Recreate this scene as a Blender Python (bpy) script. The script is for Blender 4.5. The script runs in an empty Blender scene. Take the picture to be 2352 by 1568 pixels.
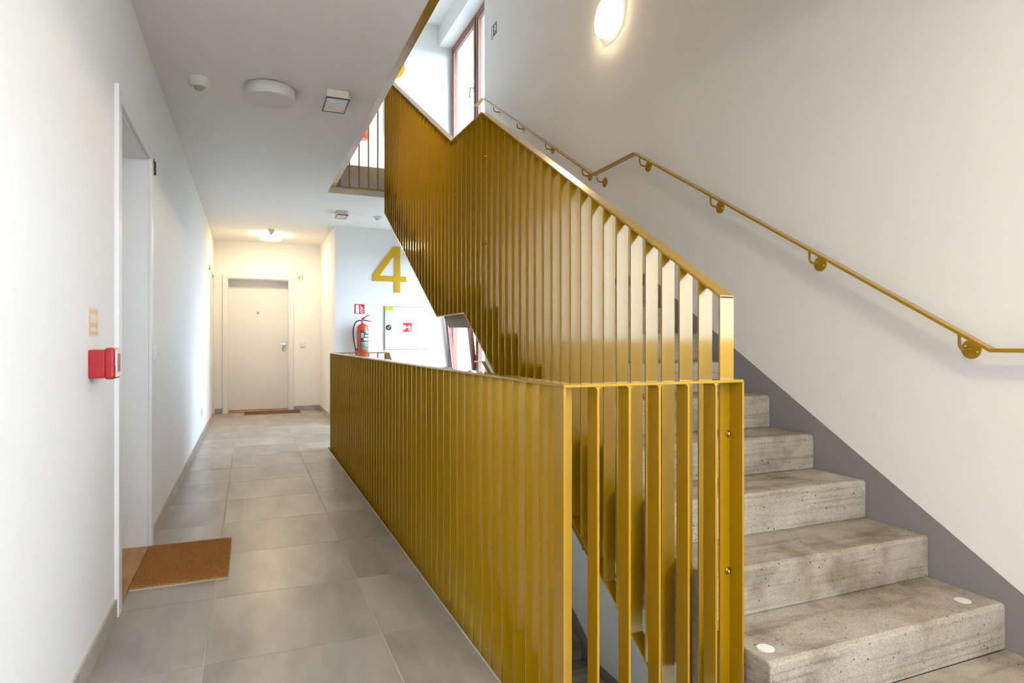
import bpy, bmesh, math, random
from mathutils import Vector, Matrix
random.seed(7)
S = bpy.context.scene
COL = S.collection

# ------------------------------------------------------------------ camera, sky, exposure
F_PX, CAM_H = 1453.0, 1.10
YAW = math.atan(604.0 / F_PX)
cam_d = bpy.data.cameras.new('camera')
cam_d.sensor_width = 36.0
cam_d.lens = 36.0 * F_PX / 2352.0
cam_d.clip_start = 0.05
cam = bpy.data.objects.new('camera', cam_d)
COL.objects.link(cam)
cam.location = (0, 0, CAM_H)
cam.rotation_euler = (math.radians(90), 0, -YAW)
S.camera = cam

SKY_COL = (0.66, 0.82, 1.0)
SKY_STRENGTH = 3.35
world = bpy.data.worlds.new('overcast_sky')
S.world = world
world.use_nodes = True
bg = world.node_tree.nodes['Background']
bg.inputs[0].default_value = (*SKY_COL, 1)
bg.inputs[1].default_value = SKY_STRENGTH

vs = S.view_settings
vs.view_transform = 'Standard'
vs.look = 'None'
vs.exposure = 2.5
vs.gamma = 1.0
vs.use_curve_mapping = False

cy = S.cycles
cy.max_bounces = 7
cy.diffuse_bounces = 4
cy.glossy_bounces = 3
cy.transmission_bounces = 2
cy.use_adaptive_sampling = True
cy.adaptive_threshold = 0.07
cy.adaptive_min_samples = 16
cy.use_light_tree = True
cy.caustics_reflective = False
cy.caustics_refractive = False

LAMP_WARM = (1.0, 0.79, 0.50)
LAMP_EMIT = 17.0           # lit opal lamps
NEAR_EMIT = 36.0          # the brighter lamp over the near landing

# ------------------------------------------------------------------ dimensions (metres)
XL, XR = -0.495, 2.5        # corridor wall, stair wall
XE, YE, YN = 0.752, 6.80, 1.45   # edges of the stair void
ZC, FH = 2.645, 2.957       # ceiling height, storey height
Y4, XN, YB = 8.73, 1.062, 10.65  # wall with the floor number, niche side, end wall
YF = -3.6                   # wall behind the camera
H, G = FH / 18.0, 0.277     # riser, going
N1, N10 = 1.41, 4.52        # first nosing of either flight
SX = 1.40                   # open side of the stair
WX = 2.69                   # window plane
WT = 0.50                   # outer wall thickness
SHIFT_UP = Vector((0, 0, FH))

# window openings
WZ = (0.45, 2.35)
WIN_FAR = (6.84, Y4)
WIN_NEAR = (-2.95, 0.42)  # unseen window, stretched wider to bring more daylight to the near end
NZ = (1.0, 2.50)
FWX, FWZ = (-0.10, 1.45), (0.65, 2.50)  # unseen opening added behind the camera to light risers and side walls

# ------------------------------------------------------------------ sky portals at the window openings
def portal(y0, y1, z0, z1):
    L = bpy.data.lights.new('sky_portal', 'AREA')
    L.shape = 'RECTANGLE'
    L.size = y1 - y0
    L.size_y = z1 - z0
    L.cycles.is_portal = True
    o = bpy.data.objects.new('sky_portal', L)
    COL.objects.link(o)
    o.location = (XR + WT + 0.02, (y0 + y1) / 2, (z0 + z1) / 2)
    o.rotation_euler = (math.radians(90), 0, math.radians(90))
for k in (-1, 0, 1):
    portal(WIN_FAR[0], WIN_FAR[1], WZ[0] + k * FH, WZ[1] + k * FH)
for k in (-1, 0):
    portal(WIN_NEAR[0], WIN_NEAR[1], NZ[0] + k * FH, NZ[1] + k * FH)
L = bpy.data.lights.new('sky_portal', 'AREA')
L.shape, L.size, L.size_y = 'RECTANGLE', FWX[1] - FWX[0], FWZ[1] - FWZ[0]
L.cycles.is_portal = True
o = bpy.data.objects.new('sky_portal', L)
COL.objects.link(o)
o.location = ((FWX[0] + FWX[1]) / 2, YF - 0.32, (FWZ[0] + FWZ[1]) / 2)
o.rotation_euler = (math.radians(90), 0, 0)

# ------------------------------------------------------------------ materials
MATS = {}
def new_mat(name):
    m = bpy.data.materials.new(name)
    m.use_nodes = True
    MATS[name] = m
    nt = m.node_tree
    return m, nt, nt.nodes['Principled BSDF']

def node(nt, typ, **kw):
    n = nt.nodes.new(typ)
    for k, v in kw.items():
        setattr(n, k, v)
    return n

def ramp(nt, stops):
    r = node(nt, 'ShaderNodeValToRGB')
    el = r.color_ramp.elements
    while len(el) < len(stops):
        el.new(0.5)
    for e, (p, c) in zip(el, stops):
        e.position = p
        e.color = (*c, 1) if len(c) == 3 else c
    return r

def simple(name, col, rough=0.5, metal=0.0, spec=0.5, coat=0.0, coat_r=0.1, bump=0.0, bscale=200.0, var=0.0, vscale=4.0):
    m, nt, p = new_mat(name)
    p.inputs['Base Color'].default_value = (*col, 1)
    p.inputs['Roughness'].default_value = rough
    p.inputs['Metallic'].default_value = metal
    p.inputs['Specular IOR Level'].default_value = spec
    p.inputs['Coat Weight'].default_value = coat
    p.inputs['Coat Roughness'].default_value = coat_r
    p.inputs['Coat IOR'].default_value = 1.38
    if bump or var:
        tc = node(nt, 'ShaderNodeTexCoord')
    if bump:
        nz = node(nt, 'ShaderNodeTexNoise')
        nz.inputs['Scale'].default_value = bscale
        nz.inputs['Detail'].default_value = 3
        b = node(nt, 'ShaderNodeBump')
        b.inputs['Strength'].default_value = bump
        b.inputs['Distance'].default_value = 0.002
        nt.links.new(tc.outputs['Object'], nz.inputs['Vector'])
        nt.links.new(nz.outputs['Fac'], b.inputs['Height'])
        nt.links.new(b.outputs['Normal'], p.inputs['Normal'])
    if var:
        n2 = node(nt, 'ShaderNodeTexNoise')
        n2.inputs['Scale'].default_value = vscale
        n2.inputs['Detail'].default_value = 4
        r = ramp(nt, [(0.3, tuple(c * (1 - var) for c in col)), (0.7, tuple(min(1, c * (1 + var)) for c in col))])
        nt.links.new(tc.outputs['Object'], n2.inputs['Vector'])
        nt.links.new(n2.outputs['Fac'], r.inputs['Fac'])
        nt.links.new(r.outputs['Color'], p.inputs['Base Color'])
    return m

def emit(name, col, strength):
    m, nt, p = new_mat(name)
    p.inputs['Base Color'].default_value = (0.85, 0.83, 0.8, 1)
    p.inputs['Emission Color'].default_value = (*col, 1)
    p.inputs['Emission Strength'].default_value = strength
    p.inputs['Roughness'].default_value = 0.5
    return m

M_WALL = simple('white_paint', (0.87, 0.85, 0.82), 0.85, spec=0.2)
M_CEIL = simple('ceiling_paint', (0.90, 0.875, 0.84), 0.9, spec=0.2)
M_DADO = simple('grey_dado_paint', (0.26, 0.245, 0.245), 0.7, spec=0.3)
M_GOLD = simple('gold_powder_coat', (0.41, 0.222, 0.0005), 0.33, metal=0.14, spec=0.25, coat=1.0, coat_r=0.10)
M_GOLDP = simple('gold_number_foil', (0.76, 0.42, 0.015), 0.35, metal=0.25)
M_BRONZE = simple('dark_bronze_number', (0.10, 0.065, 0.02), 0.4, metal=0.6)
M_STEEL = simple('brushed_steel', (0.55, 0.5, 0.42), 0.32, metal=1.0)
M_BRASS = simple('gilt_bolt', (0.62, 0.42, 0.12), 0.25, metal=1.0)
M_TRIM = simple('pale_edge_trim', (0.72, 0.66, 0.58), 0.45)
M_LEAF = simple('white_door_lacquer', (0.80, 0.785, 0.765), 0.38, spec=0.4)
M_CASE = simple('white_door_casing', (0.80, 0.79, 0.775), 0.4, spec=0.4)
M_PLASTIC = simple('white_plastic', (0.82, 0.81, 0.79), 0.35)
M_CREAM = simple('ivory_plastic', (0.74, 0.70, 0.63), 0.35)
M_GREYP = simple('grey_lens', (0.32, 0.31, 0.30), 0.25)
M_DARK = simple('dark_frame', (0.045, 0.028, 0.016), 0.4)
M_BLACK = simple('black_rubber', (0.012, 0.012, 0.014), 0.45)
M_RED = simple('red_plastic', (0.42, 0.006, 0.012), 0.3, coat=0.3)
M_SIGNRED = simple('red_sign', (0.62, 0.02, 0.03), 0.45)
M_EXT = simple('extinguisher_red', (0.72, 0.065, 0.02), 0.28, coat=0.5)
M_WHITE = simple('sign_white', (0.86, 0.86, 0.85), 0.5)
M_LABELG = simple('label_green', (0.045, 0.07, 0.035), 0.5)
M_LABELL = simple('label_pale', (0.20, 0.25, 0.16), 0.5)
M_YEL = simple('yellow_sticker', (0.85, 0.72, 0.02), 0.5)
M_YELD = simple('yellow_print', (0.48, 0.34, 0.02), 0.5)
M_EXITG = simple('exit_green', (0.02, 0.16, 0.13), 0.5)
M_CAB = simple('cabinet_enamel', (0.72, 0.745, 0.79), 0.35)
M_GAP = simple('cabinet_gap', (0.30, 0.28, 0.33), 0.6)
M_KNOB = simple('knob_slate', (0.035, 0.045, 0.06), 0.3)
M_PAPER = simple('notice_paper', (0.86, 0.66, 0.44), 0.7)
M_PAPERL = simple('notice_patch', (0.86, 0.78, 0.70), 0.7)
M_PRINT = simple('notice_print', (0.72, 0.46, 0.26), 0.7)
M_DOT = simple('step_marker_white', (0.80, 0.79, 0.77), 0.6)
M_LAMPOFF = simple('opal_unlit', (0.70, 0.665, 0.66), 0.4)
M_LAMPRIM = simple('lamp_rim', (0.72, 0.69, 0.65), 0.45)
M_FACADE = simple('facade_render', (0.78, 0.79, 0.80), 0.9)
M_GROUND = simple('ground_gravel', (0.16, 0.17, 0.14), 0.95, var=0.3, vscale=0.05)
M_LIT = emit('opal_lit', LAMP_WARM, LAMP_EMIT)
M_LITSIDE = emit('opal_lit_side', LAMP_WARM, LAMP_EMIT * 0.28)
M_LITNEAR = emit('opal_lit_bright', (1.0, 0.80, 0.54), NEAR_EMIT)
M_LITWALL = emit('opal_lit_stair', LAMP_WARM, 30.0)
M_LITWSIDE = emit('opal_lit_stair_side', LAMP_WARM, 0.4)
M_LITNSIDE = emit('opal_lit_bright_side', (1.0, 0.80, 0.54), NEAR_EMIT * 0.8)
M_BACKING = simple('mat_backing', (0.55, 0.55, 0.53), 0.8)

def wood(name, c1, c2, scale=(3, 40, 40), rough=0.4):
    m, nt, p = new_mat(name)
    tc = node(nt, 'ShaderNodeTexCoord')
    mp = node(nt, 'ShaderNodeMapping')
    mp.inputs['Scale'].default_value = scale
    nz = node(nt, 'ShaderNodeTexNoise')
    nz.inputs['Scale'].default_value = 1.0
    nz.inputs['Detail'].default_value = 5
    nz.inputs['Distortion'].default_value = 0.6
    r = ramp(nt, [(0.3, c1), (0.7, c2)])
    nt.links.new(tc.outputs['Object'], mp.inputs['Vector'])
    nt.links.new(mp.outputs['Vector'], nz.inputs['Vector'])
    nt.links.new(nz.outputs['Fac'], r.inputs['Fac'])
    nt.links.new(r.outputs['Color'], p.inputs['Base Color'])
    p.inputs['Roughness'].default_value = rough
    return m
M_OAK = wood('oiled_oak', (0.34, 0.15, 0.03), (0.50, 0.25, 0.06), (30, 4, 40))
M_FRAME = wood('reddish_window_wood', (0.22, 0.075, 0.035), (0.30, 0.11, 0.05), (40, 40, 3), 0.45)

def tile_mat():
    m, nt, p = new_mat('porcelain_tile')
    tc = node(nt, 'ShaderNodeTexCoord')
    oi = node(nt, 'ShaderNodeObjectInfo')
    add = node(nt, 'ShaderNodeVectorMath', operation='ADD')
    mul = node(nt, 'ShaderNodeVectorMath', operation='SCALE')
    mul.inputs['Scale'].default_value = 37.0
    comb = node(nt, 'ShaderNodeCombineXYZ')
    for i in range(3):
        nt.links.new(oi.outputs['Random'], comb.inputs[i])
    nt.links.new(comb.outputs[0], mul.inputs[0])
    nt.links.new(tc.outputs['Object'], add.inputs[0])
    nt.links.new(mul.outputs[0], add.inputs[1])
    mp = node(nt, 'ShaderNodeMapping')
    mp.inputs['Scale'].default_value = (5.0, 1.6, 5.0)
    nt.links.new(add.outputs[0], mp.inputs['Vector'])
    n1 = node(nt, 'ShaderNodeTexNoise')
    n1.inputs['Scale'].default_value = 1.0
    n1.inputs['Detail'].default_value = 3
    n1.inputs['Roughness'].default_value = 0.55
    nt.links.new(mp.outputs['Vector'], n1.inputs['Vector'])
    n2 = node(nt, 'ShaderNodeTexNoise')
    n2.inputs['Scale'].default_value = 330
    n2.inputs['Detail'].default_value = 2
    nt.links.new(tc.outputs['Object'], n2.inputs['Vector'])
    r1 = ramp(nt, [(0.34, (0.32, 0.287, 0.255)), (0.66, (0.48, 0.437, 0.392))])
    nt.links.new(n1.outputs['Fac'], r1.inputs['Fac'])
    r2 = ramp(nt, [(0.35, (0.80, 0.80, 0.80)), (0.65, (1.12, 1.12, 1.12))])
    nt.links.new(n2.outputs['Fac'], r2.inputs['Fac'])
    mx = node(nt, 'ShaderNodeMix', data_type='RGBA', blend_type='MULTIPLY')
    mx.inputs[0].default_value = 1.0
    nt.links.new(r1.outputs['Color'], mx.inputs[6])
    nt.links.new(r2.outputs['Color'], mx.inputs[7])
    hs = node(nt, 'ShaderNodeHueSaturation')
    mr = node(nt, 'ShaderNodeMapRange')
    mr.inputs['To Min'].default_value = 0.92
    mr.inputs['To Max'].default_value = 1.08
    nt.links.new(oi.outputs['Random'], mr.inputs['Value'])
    nt.links.new(mr.outputs[0], hs.inputs['Value'])
    nt.links.new(mx.outputs[2], hs.inputs['Color'])
    nt.links.new(hs.outputs['Color'], p.inputs['Base Color'])
    p.inputs['Roughness'].default_value = 0.30
    b = node(nt, 'ShaderNodeBump')
    b.inputs['Strength'].default_value = 0.12
    b.inputs['Distance'].default_value = 0.001
    nt.links.new(n2.outputs['Fac'], b.inputs['Height'])
    nt.links.new(b.outputs['Normal'], p.inputs['Normal'])
    return m
M_TILE = tile_mat()
M_GROUT = simple('pale_grout', (0.55, 0.49, 0.42), 0.9)
M_SCREED = simple('screed', (0.42, 0.40, 0.37), 0.9)

def concrete_mat():
    m, nt, p = new_mat('board_marked_concrete')
    tc = node(nt, 'ShaderNodeTexCoord')
    n1 = node(nt, 'ShaderNodeTexNoise')
    n1.inputs['Scale'].default_value = 3.2
    n1.inputs['Detail'].default_value = 6
    n1.inputs['Roughness'].default_value = 0.62
    nt.links.new(tc.outputs['Object'], n1.inputs['Vector'])
    r1 = ramp(nt, [(0.30, (0.225, 0.175, 0.125)), (0.46, (0.40, 0.345, 0.28)), (0.60, (0.47, 0.42, 0.355)), (0.75, (0.58, 0.54, 0.48))])
    nt.links.new(n1.outputs['Fac'], r1.inputs['Fac'])
    # horizontal board grain
    mp = node(nt, 'ShaderNodeMapping')
    mp.inputs['Scale'].default_value = (2.2, 16, 75)
    nt.links.new(tc.outputs['Object'], mp.inputs['Vector'])
    n2 = node(nt, 'ShaderNodeTexNoise')
    n2.inputs['Scale'].default_value = 1.0
    n2.inputs['Detail'].default_value = 4
    nt.links.new(mp.outputs['Vector'], n2.inputs['Vector'])
    r2 = ramp(nt, [(0.36, (0.72, 0.70, 0.67)), (0.46, (1, 1, 1)), (0.7, (1.08, 1.08, 1.08))])
    nt.links.new(n2.outputs['Fac'], r2.inputs['Fac'])
    mx = node(nt, 'ShaderNodeMix', data_type='RGBA', blend_type='MULTIPLY')
    mx.inputs[0].default_value = 0.7
    nt.links.new(r1.outputs['Color'], mx.inputs[6])
    nt.links.new(r2.outputs['Color'], mx.inputs[7])
    # fine sand
    n3 = node(nt, 'ShaderNodeTexNoise')
    n3.inputs['Scale'].default_value = 240
    n3.inputs['Detail'].default_value = 2
    nt.links.new(tc.outputs['Object'], n3.inputs['Vector'])
    r3 = ramp(nt, [(0.33, (0.66, 0.66, 0.66)), (0.5, (1, 1, 1)), (0.7, (1.18, 1.18, 1.18))])
    nt.links.new(n3.outputs['Fac'], r3.inputs['Fac'])
    mx2 = node(nt, 'ShaderNodeMix', data_type='RGBA', blend_type='MULTIPLY')
    mx2.inputs[0].default_value = 0.75
    nt.links.new(mx.outputs[2], mx2.inputs[6])
    nt.links.new(r3.outputs['Color'], mx2.inputs[7])
    # air holes
    vo = node(nt, 'ShaderNodeTexVoronoi')
    vo.inputs['Scale'].default_value = 26
    nt.links.new(tc.outputs['Object'], vo.inputs['Vector'])
    r4 = ramp(nt, [(0.075, (0.22, 0.2, 0.18)), (0.11, (1, 1, 1))])
    nt.links.new(vo.outputs['Distance'], r4.inputs['Fac'])
    mx3 = node(nt, 'ShaderNodeMix', data_type='RGBA', blend_type='MULTIPLY')
    mx3.inputs[0].default_value = 0.9
    nt.links.new(mx2.outputs[2], mx3.inputs[6])
    nt.links.new(r4.outputs['Color'], mx3.inputs[7])
    nt.links.new(mx3.outputs[2], p.inputs['Base Color'])
    p.inputs['Roughness'].default_value = 0.8
    p.inputs['Specular IOR Level'].default_value = 0.3
    b = node(nt, 'ShaderNodeBump')
    b.inputs['Strength'].default_value = 0.35
    b.inputs['Distance'].default_value = 0.004
    nt.links.new(n2.outputs['Fac'], b.inputs['Height'])
    b2 = node(nt, 'ShaderNodeBump')
    b2.inputs['Strength'].default_value = 0.3
    b2.inputs['Distance'].default_value = 0.002
    nt.links.new(n3.outputs['Fac'], b2.inputs['Height'])
    nt.links.new(b.outputs['Normal'], b2.inputs['Normal'])
    nt.links.new(b2.outputs['Normal'], p.inputs['Normal'])
    return m
M_CONC = concrete_mat()

def coir_mat(name, c1, c2):
    m, nt, p = new_mat(name)
    tc = node(nt, 'ShaderNodeTexCoord')
    n1 = node(nt, 'ShaderNodeTexNoise')
    n1.inputs['Scale'].default_value = 160
    n1.inputs['Detail'].default_value = 3
    nt.links.new(tc.outputs['Object'], n1.inputs['Vector'])
    r = ramp(nt, [(0.3, c1), (0.7, c2)])
    nt.links.new(n1.outputs['Fac'], r.inputs['Fac'])
    nt.links.new(r.outputs['Color'], p.inputs['Base Color'])
    p.inputs['Roughness'].default_value = 0.9
    return m
M_COIR = coir_mat('coir', (0.35, 0.145, 0.033), (0.64, 0.32, 0.09))
M_COIR2 = coir_mat('brown_coir', (0.16, 0.085, 0.035), (0.30, 0.17, 0.075))

def glass_mat():
    m = bpy.data.materials.new('window_glass')
    m.use_nodes = True
    nt = m.node_tree
    nt.nodes.clear()
    out = node(nt, 'ShaderNodeOutputMaterial')
    mix = node(nt, 'ShaderNodeMixShader')
    fc = node(nt, 'ShaderNodeLayerWeight')
    fc.inputs['Blend'].default_value = 0.5
    pw = node(nt, 'ShaderNodeMath', operation='POWER')
    pw.inputs[1].default_value = 5.0
    nt.links.new(fc.outputs['Facing'], pw.inputs[0])
    lw = node(nt, 'ShaderNodeMath', operation='MULTIPLY_ADD')
    lw.inputs[1].default_value = 0.6
    lw.inputs[2].default_value = 0.03
    nt.links.new(pw.outputs[0], lw.inputs[0])
    tr = node(nt, 'ShaderNodeBsdfTransparent')
    tr.inputs[0].default_value = (0.96, 0.97, 0.98, 1)
    gl = node(nt, 'ShaderNodeBsdfGlossy')
    gl.inputs['Roughness'].default_value = 0.02
    nt.links.new(lw.outputs[0], mix.inputs[0])
    nt.links.new(tr.outputs[0], mix.inputs[1])
    nt.links.new(gl.outputs[0], mix.inputs[2])
    nt.links.new(mix.outputs[0], out.inputs[0])
    return m
M_GLASS = glass_mat()

def lens_mat():
    # prismatic emergency-light cover with faint rainbow stress colours
    m, nt, p = new_mat('prismatic_lens')
    tc = node(nt, 'ShaderNodeTexCoord')
    n1 = node(nt, 'ShaderNodeTexNoise')
    n1.inputs['Scale'].default_value = 11
    n1.inputs['Detail'].default_value = 1
    nt.links.new(tc.outputs['Object'], n1.inputs['Vector'])
    r = ramp(nt, [(0.25, (0.86, 0.78, 0.55)), (0.42, (0.80, 0.52, 0.50)), (0.5, (0.62, 0.78, 0.66)), (0.6, (0.62, 0.70, 0.86)), (0.78, (0.85, 0.83, 0.78))])
    nt.links.new(n1.outputs['Fac'], r.inputs['Fac'])
    nt.links.new(r.outputs['Color'], p.inputs['Base Color'])
    p.inputs['Roughness'].default_value = 0.2
    return m
M_LENS = lens_mat()

# ------------------------------------------------------------------ mesh helpers
class MB:
    """collects simple shapes; build() links them as one mesh object"""
    def __init__(s):
        s.v, s.f, s.smooth = [], [], []
    def add(s, verts, faces, smooth=False):
        b = len(s.v)
        s.v += [tuple(v) for v in verts]
        s.f += [[b + i for i in f] for f in faces]
        s.smooth += [smooth] * len(faces)
        return s
    def box(s, x0, x1, y0, y1, z0, z1):
        v = [(x0, y0, z0), (x1, y0, z0), (x1, y1, z0), (x0, y1, z0), (x0, y0, z1), (x1, y0, z1), (x1, y1, z1), (x0, y1, z1)]
        return s.add(v, [(0, 3, 2, 1), (4, 5, 6, 7), (0, 1, 5, 4), (1, 2, 6, 5), (2, 3, 7, 6), (3, 0, 4, 7)])
    def prism(s, poly, a0, a1, axis='x'):
        """poly: 2-D outline (counter-clockwise); axis x -> (y,z), y -> (x,z), z -> (x,y)"""
        n = len(poly)
        def P(p, a):
            return {'x': (a, p[0], p[1]), 'y': (p[0], a, p[1]), 'z': (p[0], p[1], a)}[axis]
        v = [P(p, a0) for p in poly] + [P(p, a1) for p in poly]
        fs = [tuple(range(n))[::-1], tuple(range(n, 2 * n))]
        fs += [(i, (i + 1) % n, n + (i + 1) % n, n + i) for i in range(n)]
        return s.add(v, fs)
    def lathe(s, prof, c=(0, 0, 0), axis='z', n=40, smooth=True):
        """prof: [(radius, height)] turned about an axis through c"""
        v, f = [], []
        def P(r, h, a):
            x, y = r * math.cos(a), r * math.sin(a)
            q = {'z': (x, y, h), 'x': (h, x, y), 'y': (x, h, y)}[axis]
            return (c[0] + q[0], c[1] + q[1], c[2] + q[2])
        m = len(prof)
        for r, h in prof:
            for k in range(n):
                v.append(P(r, h, 2 * math.pi * k / n))
        for i in range(m - 1):
            for k in range(n):
                f.append((i * n + k, i * n + (k + 1) % n, (i + 1) * n + (k + 1) % n, (i + 1) * n + k))
        s.add(v, f, smooth)
        s.add([v[k] for k in range(n)], [tuple(range(n))[::-1]])
        s.add([v[(m - 1) * n + k] for k in range(n)], [tuple(range(n))])
        return s
    def tube(s, pts, r, n=10):
        pts = [Vector(p) for p in pts]
        v, f = [], []
        prev = None
        for i, p in enumerate(pts):
            t = (pts[min(i + 1, len(pts) - 1)] - pts[max(i - 1, 0)]).normalized()
            if prev is None:
                a = Vector((0, 0, 1)) if abs(t.z) < 0.9 else Vector((1, 0, 0))
                u = t.cross(a).normalized()
            else:
                u = (prev - t * prev.dot(t)).normalized()
            prev = u
            w = t.cross(u)
            for k in range(n):
                an = 2 * math.pi * k / n
                v.append(p + (u * math.cos(an) + w * math.sin(an)) * r)
        for i in range(len(pts) - 1):
            for k in range(n):
                f.append((i * n + k, i * n + (k + 1) % n, (i + 1) * n + (k + 1) % n, (i + 1) * n + k))
        s.add(v, f, True)
        s.add(v[:n], [tuple(range(n))[::-1]])
        s.add(v[-n:], [tuple(range(n))])
        return s
    def ribbon(s, path, x0, x1, t):
        """flat bar along a (y,z) path, top surface on the path, vertical thickness t"""
        v, f = [], []
        for y, z in path:
            v += [(x0, y, z), (x1, y, z), (x1, y, z - t), (x0, y, z - t)]
        m = len(path)
        for i in range(m - 1):
            a, b = 4 * i, 4 * i + 4
            for k in range(4):
                f.append((a + k, b + k, b + (k + 1) % 4, a + (k + 1) % 4))
        f.append((0, 1, 2, 3))
        f.append((4 * m - 1, 4 * m - 2, 4 * m - 3, 4 * m - 4))
        return s.add(v, f)
    def mesh(s, name):
        me = bpy.data.meshes.new(name)
        me.from_pydata(s.v, [], s.f)
        me.polygons.foreach_set('use_smooth', s.smooth)
        bm = bmesh.new()
        bm.from_mesh(me)
        bmesh.ops.recalc_face_normals(bm, faces=bm.faces)
        bm.to_mesh(me)
        bm.free()
        me.update()
        return me
    def build(s, name, mat, parent=None, bevel=0.0, seg=1, label=None):
        me = s.mesh(name)
        me.materials.append(mat)
        return place(name, me, parent, bevel, seg, label)

def place(name, me, parent=None, bevel=0.0, seg=1, label=None, loc=None):
    o = bpy.data.objects.new(name, me)
    COL.objects.link(o)
    if loc is not None:
        o.location = loc
    if parent is not None:
        attach(o, parent)
    if bevel:
        b = o.modifiers.new('edge', 'BEVEL')
        b.width = bevel
        b.segments = seg
        b.limit_method = 'ANGLE'
        b.angle_limit = math.radians(35)
    if label:
        o['label'] = label
    return o

def world_of(o):
    m = Matrix.LocRotScale(o.location, o.rotation_euler, o.scale)
    if o.parent:
        return world_of(o.parent) @ o.matrix_parent_inverse @ m
    return m

def attach(o, parent):
    o.parent = parent
    o.matrix_parent_inverse = world_of(parent).inverted()

def thing(name, label, cat, loc, group=None):
    e = bpy.data.objects.new(name, None)
    e.empty_display_size = 0.1
    COL.objects.link(e)
    e.location = loc
    e['label'] = label
    e['category'] = cat
    if group:
        e['group'] = group
    return e

def tag(o, label, cat, group=None):
    o['label'] = label
    o['category'] = cat
    if group:
        o['group'] = group
    return o

def struct(o, label=None):
    o['kind'] = 'structure'
    if label:
        o['label'] = label
    return o

def struct_empty(name, loc, label=None):
    e = bpy.data.objects.new(name, None)
    e.empty_display_size = 0.1
    COL.objects.link(e)
    e.location = loc
    return struct(e, label)

def copy_tree(o, offset, label=None, parent=None):
    c = o.copy()
    COL.objects.link(c)
    if parent is not None:
        inv = o.matrix_parent_inverse.copy()
        c.parent = parent
        c.matrix_parent_inverse = inv
    else:
        c.location = Vector(o.location) + Vector(offset)
    if label:
        c['label'] = label
    for ch in list(o.children):
        copy_tree(ch, (0, 0, 0), None, c)
    return c

_FONT = {}
def text_mesh(txt, height, depth, plane):
    """solid lettering; plane 'y': faces -Y, reads along +X; plane 'xp': faces +X, reads along +Y... ; returns mesh with origin lower left"""
    cu = bpy.data.curves.new('lettering', 'FONT')
    cu.body = txt
    cu.extrude = depth / 2
    cu.resolution_u = 6
    ob = bpy.data.objects.new('lettering', cu)
    COL.objects.link(ob)
    dg = bpy.context.evaluated_depsgraph_get()
    me = bpy.data.meshes.new_from_object(ob.evaluated_get(dg))
    bpy.data.objects.remove(ob)
    xs = [v.co.x for v in me.vertices]
    ys = [v.co.y for v in me.vertices]
    k = height / (max(ys) - min(ys))
    x0, y0 = min(xs), min(ys)
    for v in me.vertices:
        a, b, c = (v.co.x - x0) * k, (v.co.y - y0) * k, v.co.z
        if plane == 'y':
            v.co = (a, -c, b)
        else:
            v.co = (c, a, b)
    return me

# ------------------------------------------------------------------ setting: slabs, walls, ceiling
def grid_wall(name, u_rng, z_rng, thick, holes, axis, mat, label):
    """wall with rectangular openings; axis 'x': wall plane normal X, u = Y; axis 'y': u = X"""
    us = sorted({u_rng[0], u_rng[1], *[h[0] for h in holes], *[h[1] for h in holes]})
    zs = sorted({z_rng[0], z_rng[1], *[h[2] for h in holes], *[h[3] for h in holes]})
    us = [u for u in us if u_rng[0] <= u <= u_rng[1]]
    zs = [z for z in zs if z_rng[0] <= z <= z_rng[1]]
    b = MB()
    for i in range(len(us) - 1):
        for j in range(len(zs) - 1):
            uc, zc = (us[i] + us[i + 1]) / 2, (zs[j] + zs[j + 1]) / 2
            if any(h[0] < uc < h[1] and h[2] < zc < h[3] for h in holes):
                continue
            if axis == 'x':
                b.box(thick[0], thick[1], us[i], us[i + 1], zs[j], zs[j + 1])
            else:
                b.box(us[i], us[i + 1], thick[0], thick[1], zs[j], zs[j + 1])
    return struct(b.build(name, mat), label)

Z_BOT, Z_TOP = -FH - 0.31, FH + ZC
# doors in the corridor wall (opening y0,y1) and in the end wall
D1 = (3.00, 3.86)
D2 = (9.74, 10.50)
DH = 2.075
D41 = (-0.309, 0.590)
wall_left = grid_wall('wall_left', (YF, YB), (Z_BOT, Z_TOP), (XL - 0.40, XL), [(D1[0], D1[1], 0, DH), (D2[0], D2[1], 0, DH)], 'x', M_WALL, 'white plastered corridor wall with door openings')
wall_back = grid_wall('wall_back', (XL - 0.4, XN + 0.2), (Z_BOT, Z_TOP), (YB, YB + 0.35), [(D41[0], D41[1], 0, DH)], 'y', M_WALL, 'white end wall of the corridor with one door')
wall_niche = struct(MB().box(XN, XN + 0.2, Y4 + 0.2, YB, Z_BOT, Z_TOP).build('wall_niche', M_WALL), 'white side wall of the corridor end')
wall_far = struct(MB().box(XN, XR + WT, Y4, Y4 + 0.2, Z_BOT, Z_TOP).build('wall_far', M_WALL), 'white wall at the stair head with the floor number')
holes = [(WIN_FAR[0], WIN_FAR[1], WZ[0] + k * FH, WZ[1] + k * FH) for k in (-1, 0, 1)]
holes += [(WIN_NEAR[0], WIN_NEAR[1], NZ[0] + k * FH, NZ[1] + k * FH) for k in (-1, 0)]
wall_right = grid_wall('wall_right', (YF, Y4), (Z_BOT, Z_TOP), (XR, XR + WT), holes, 'x', M_WALL, 'white plastered outer wall along the stair')
wall_front = grid_wall('wall_front', (XL - 0.4, XR + WT), (Z_BOT, Z_TOP), (YF - 0.3, YF), [(FWX[0], FWX[1], FWZ[0], FWZ[1])], 'y', M_WALL, 'white wall at the near end of the corridor')

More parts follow.
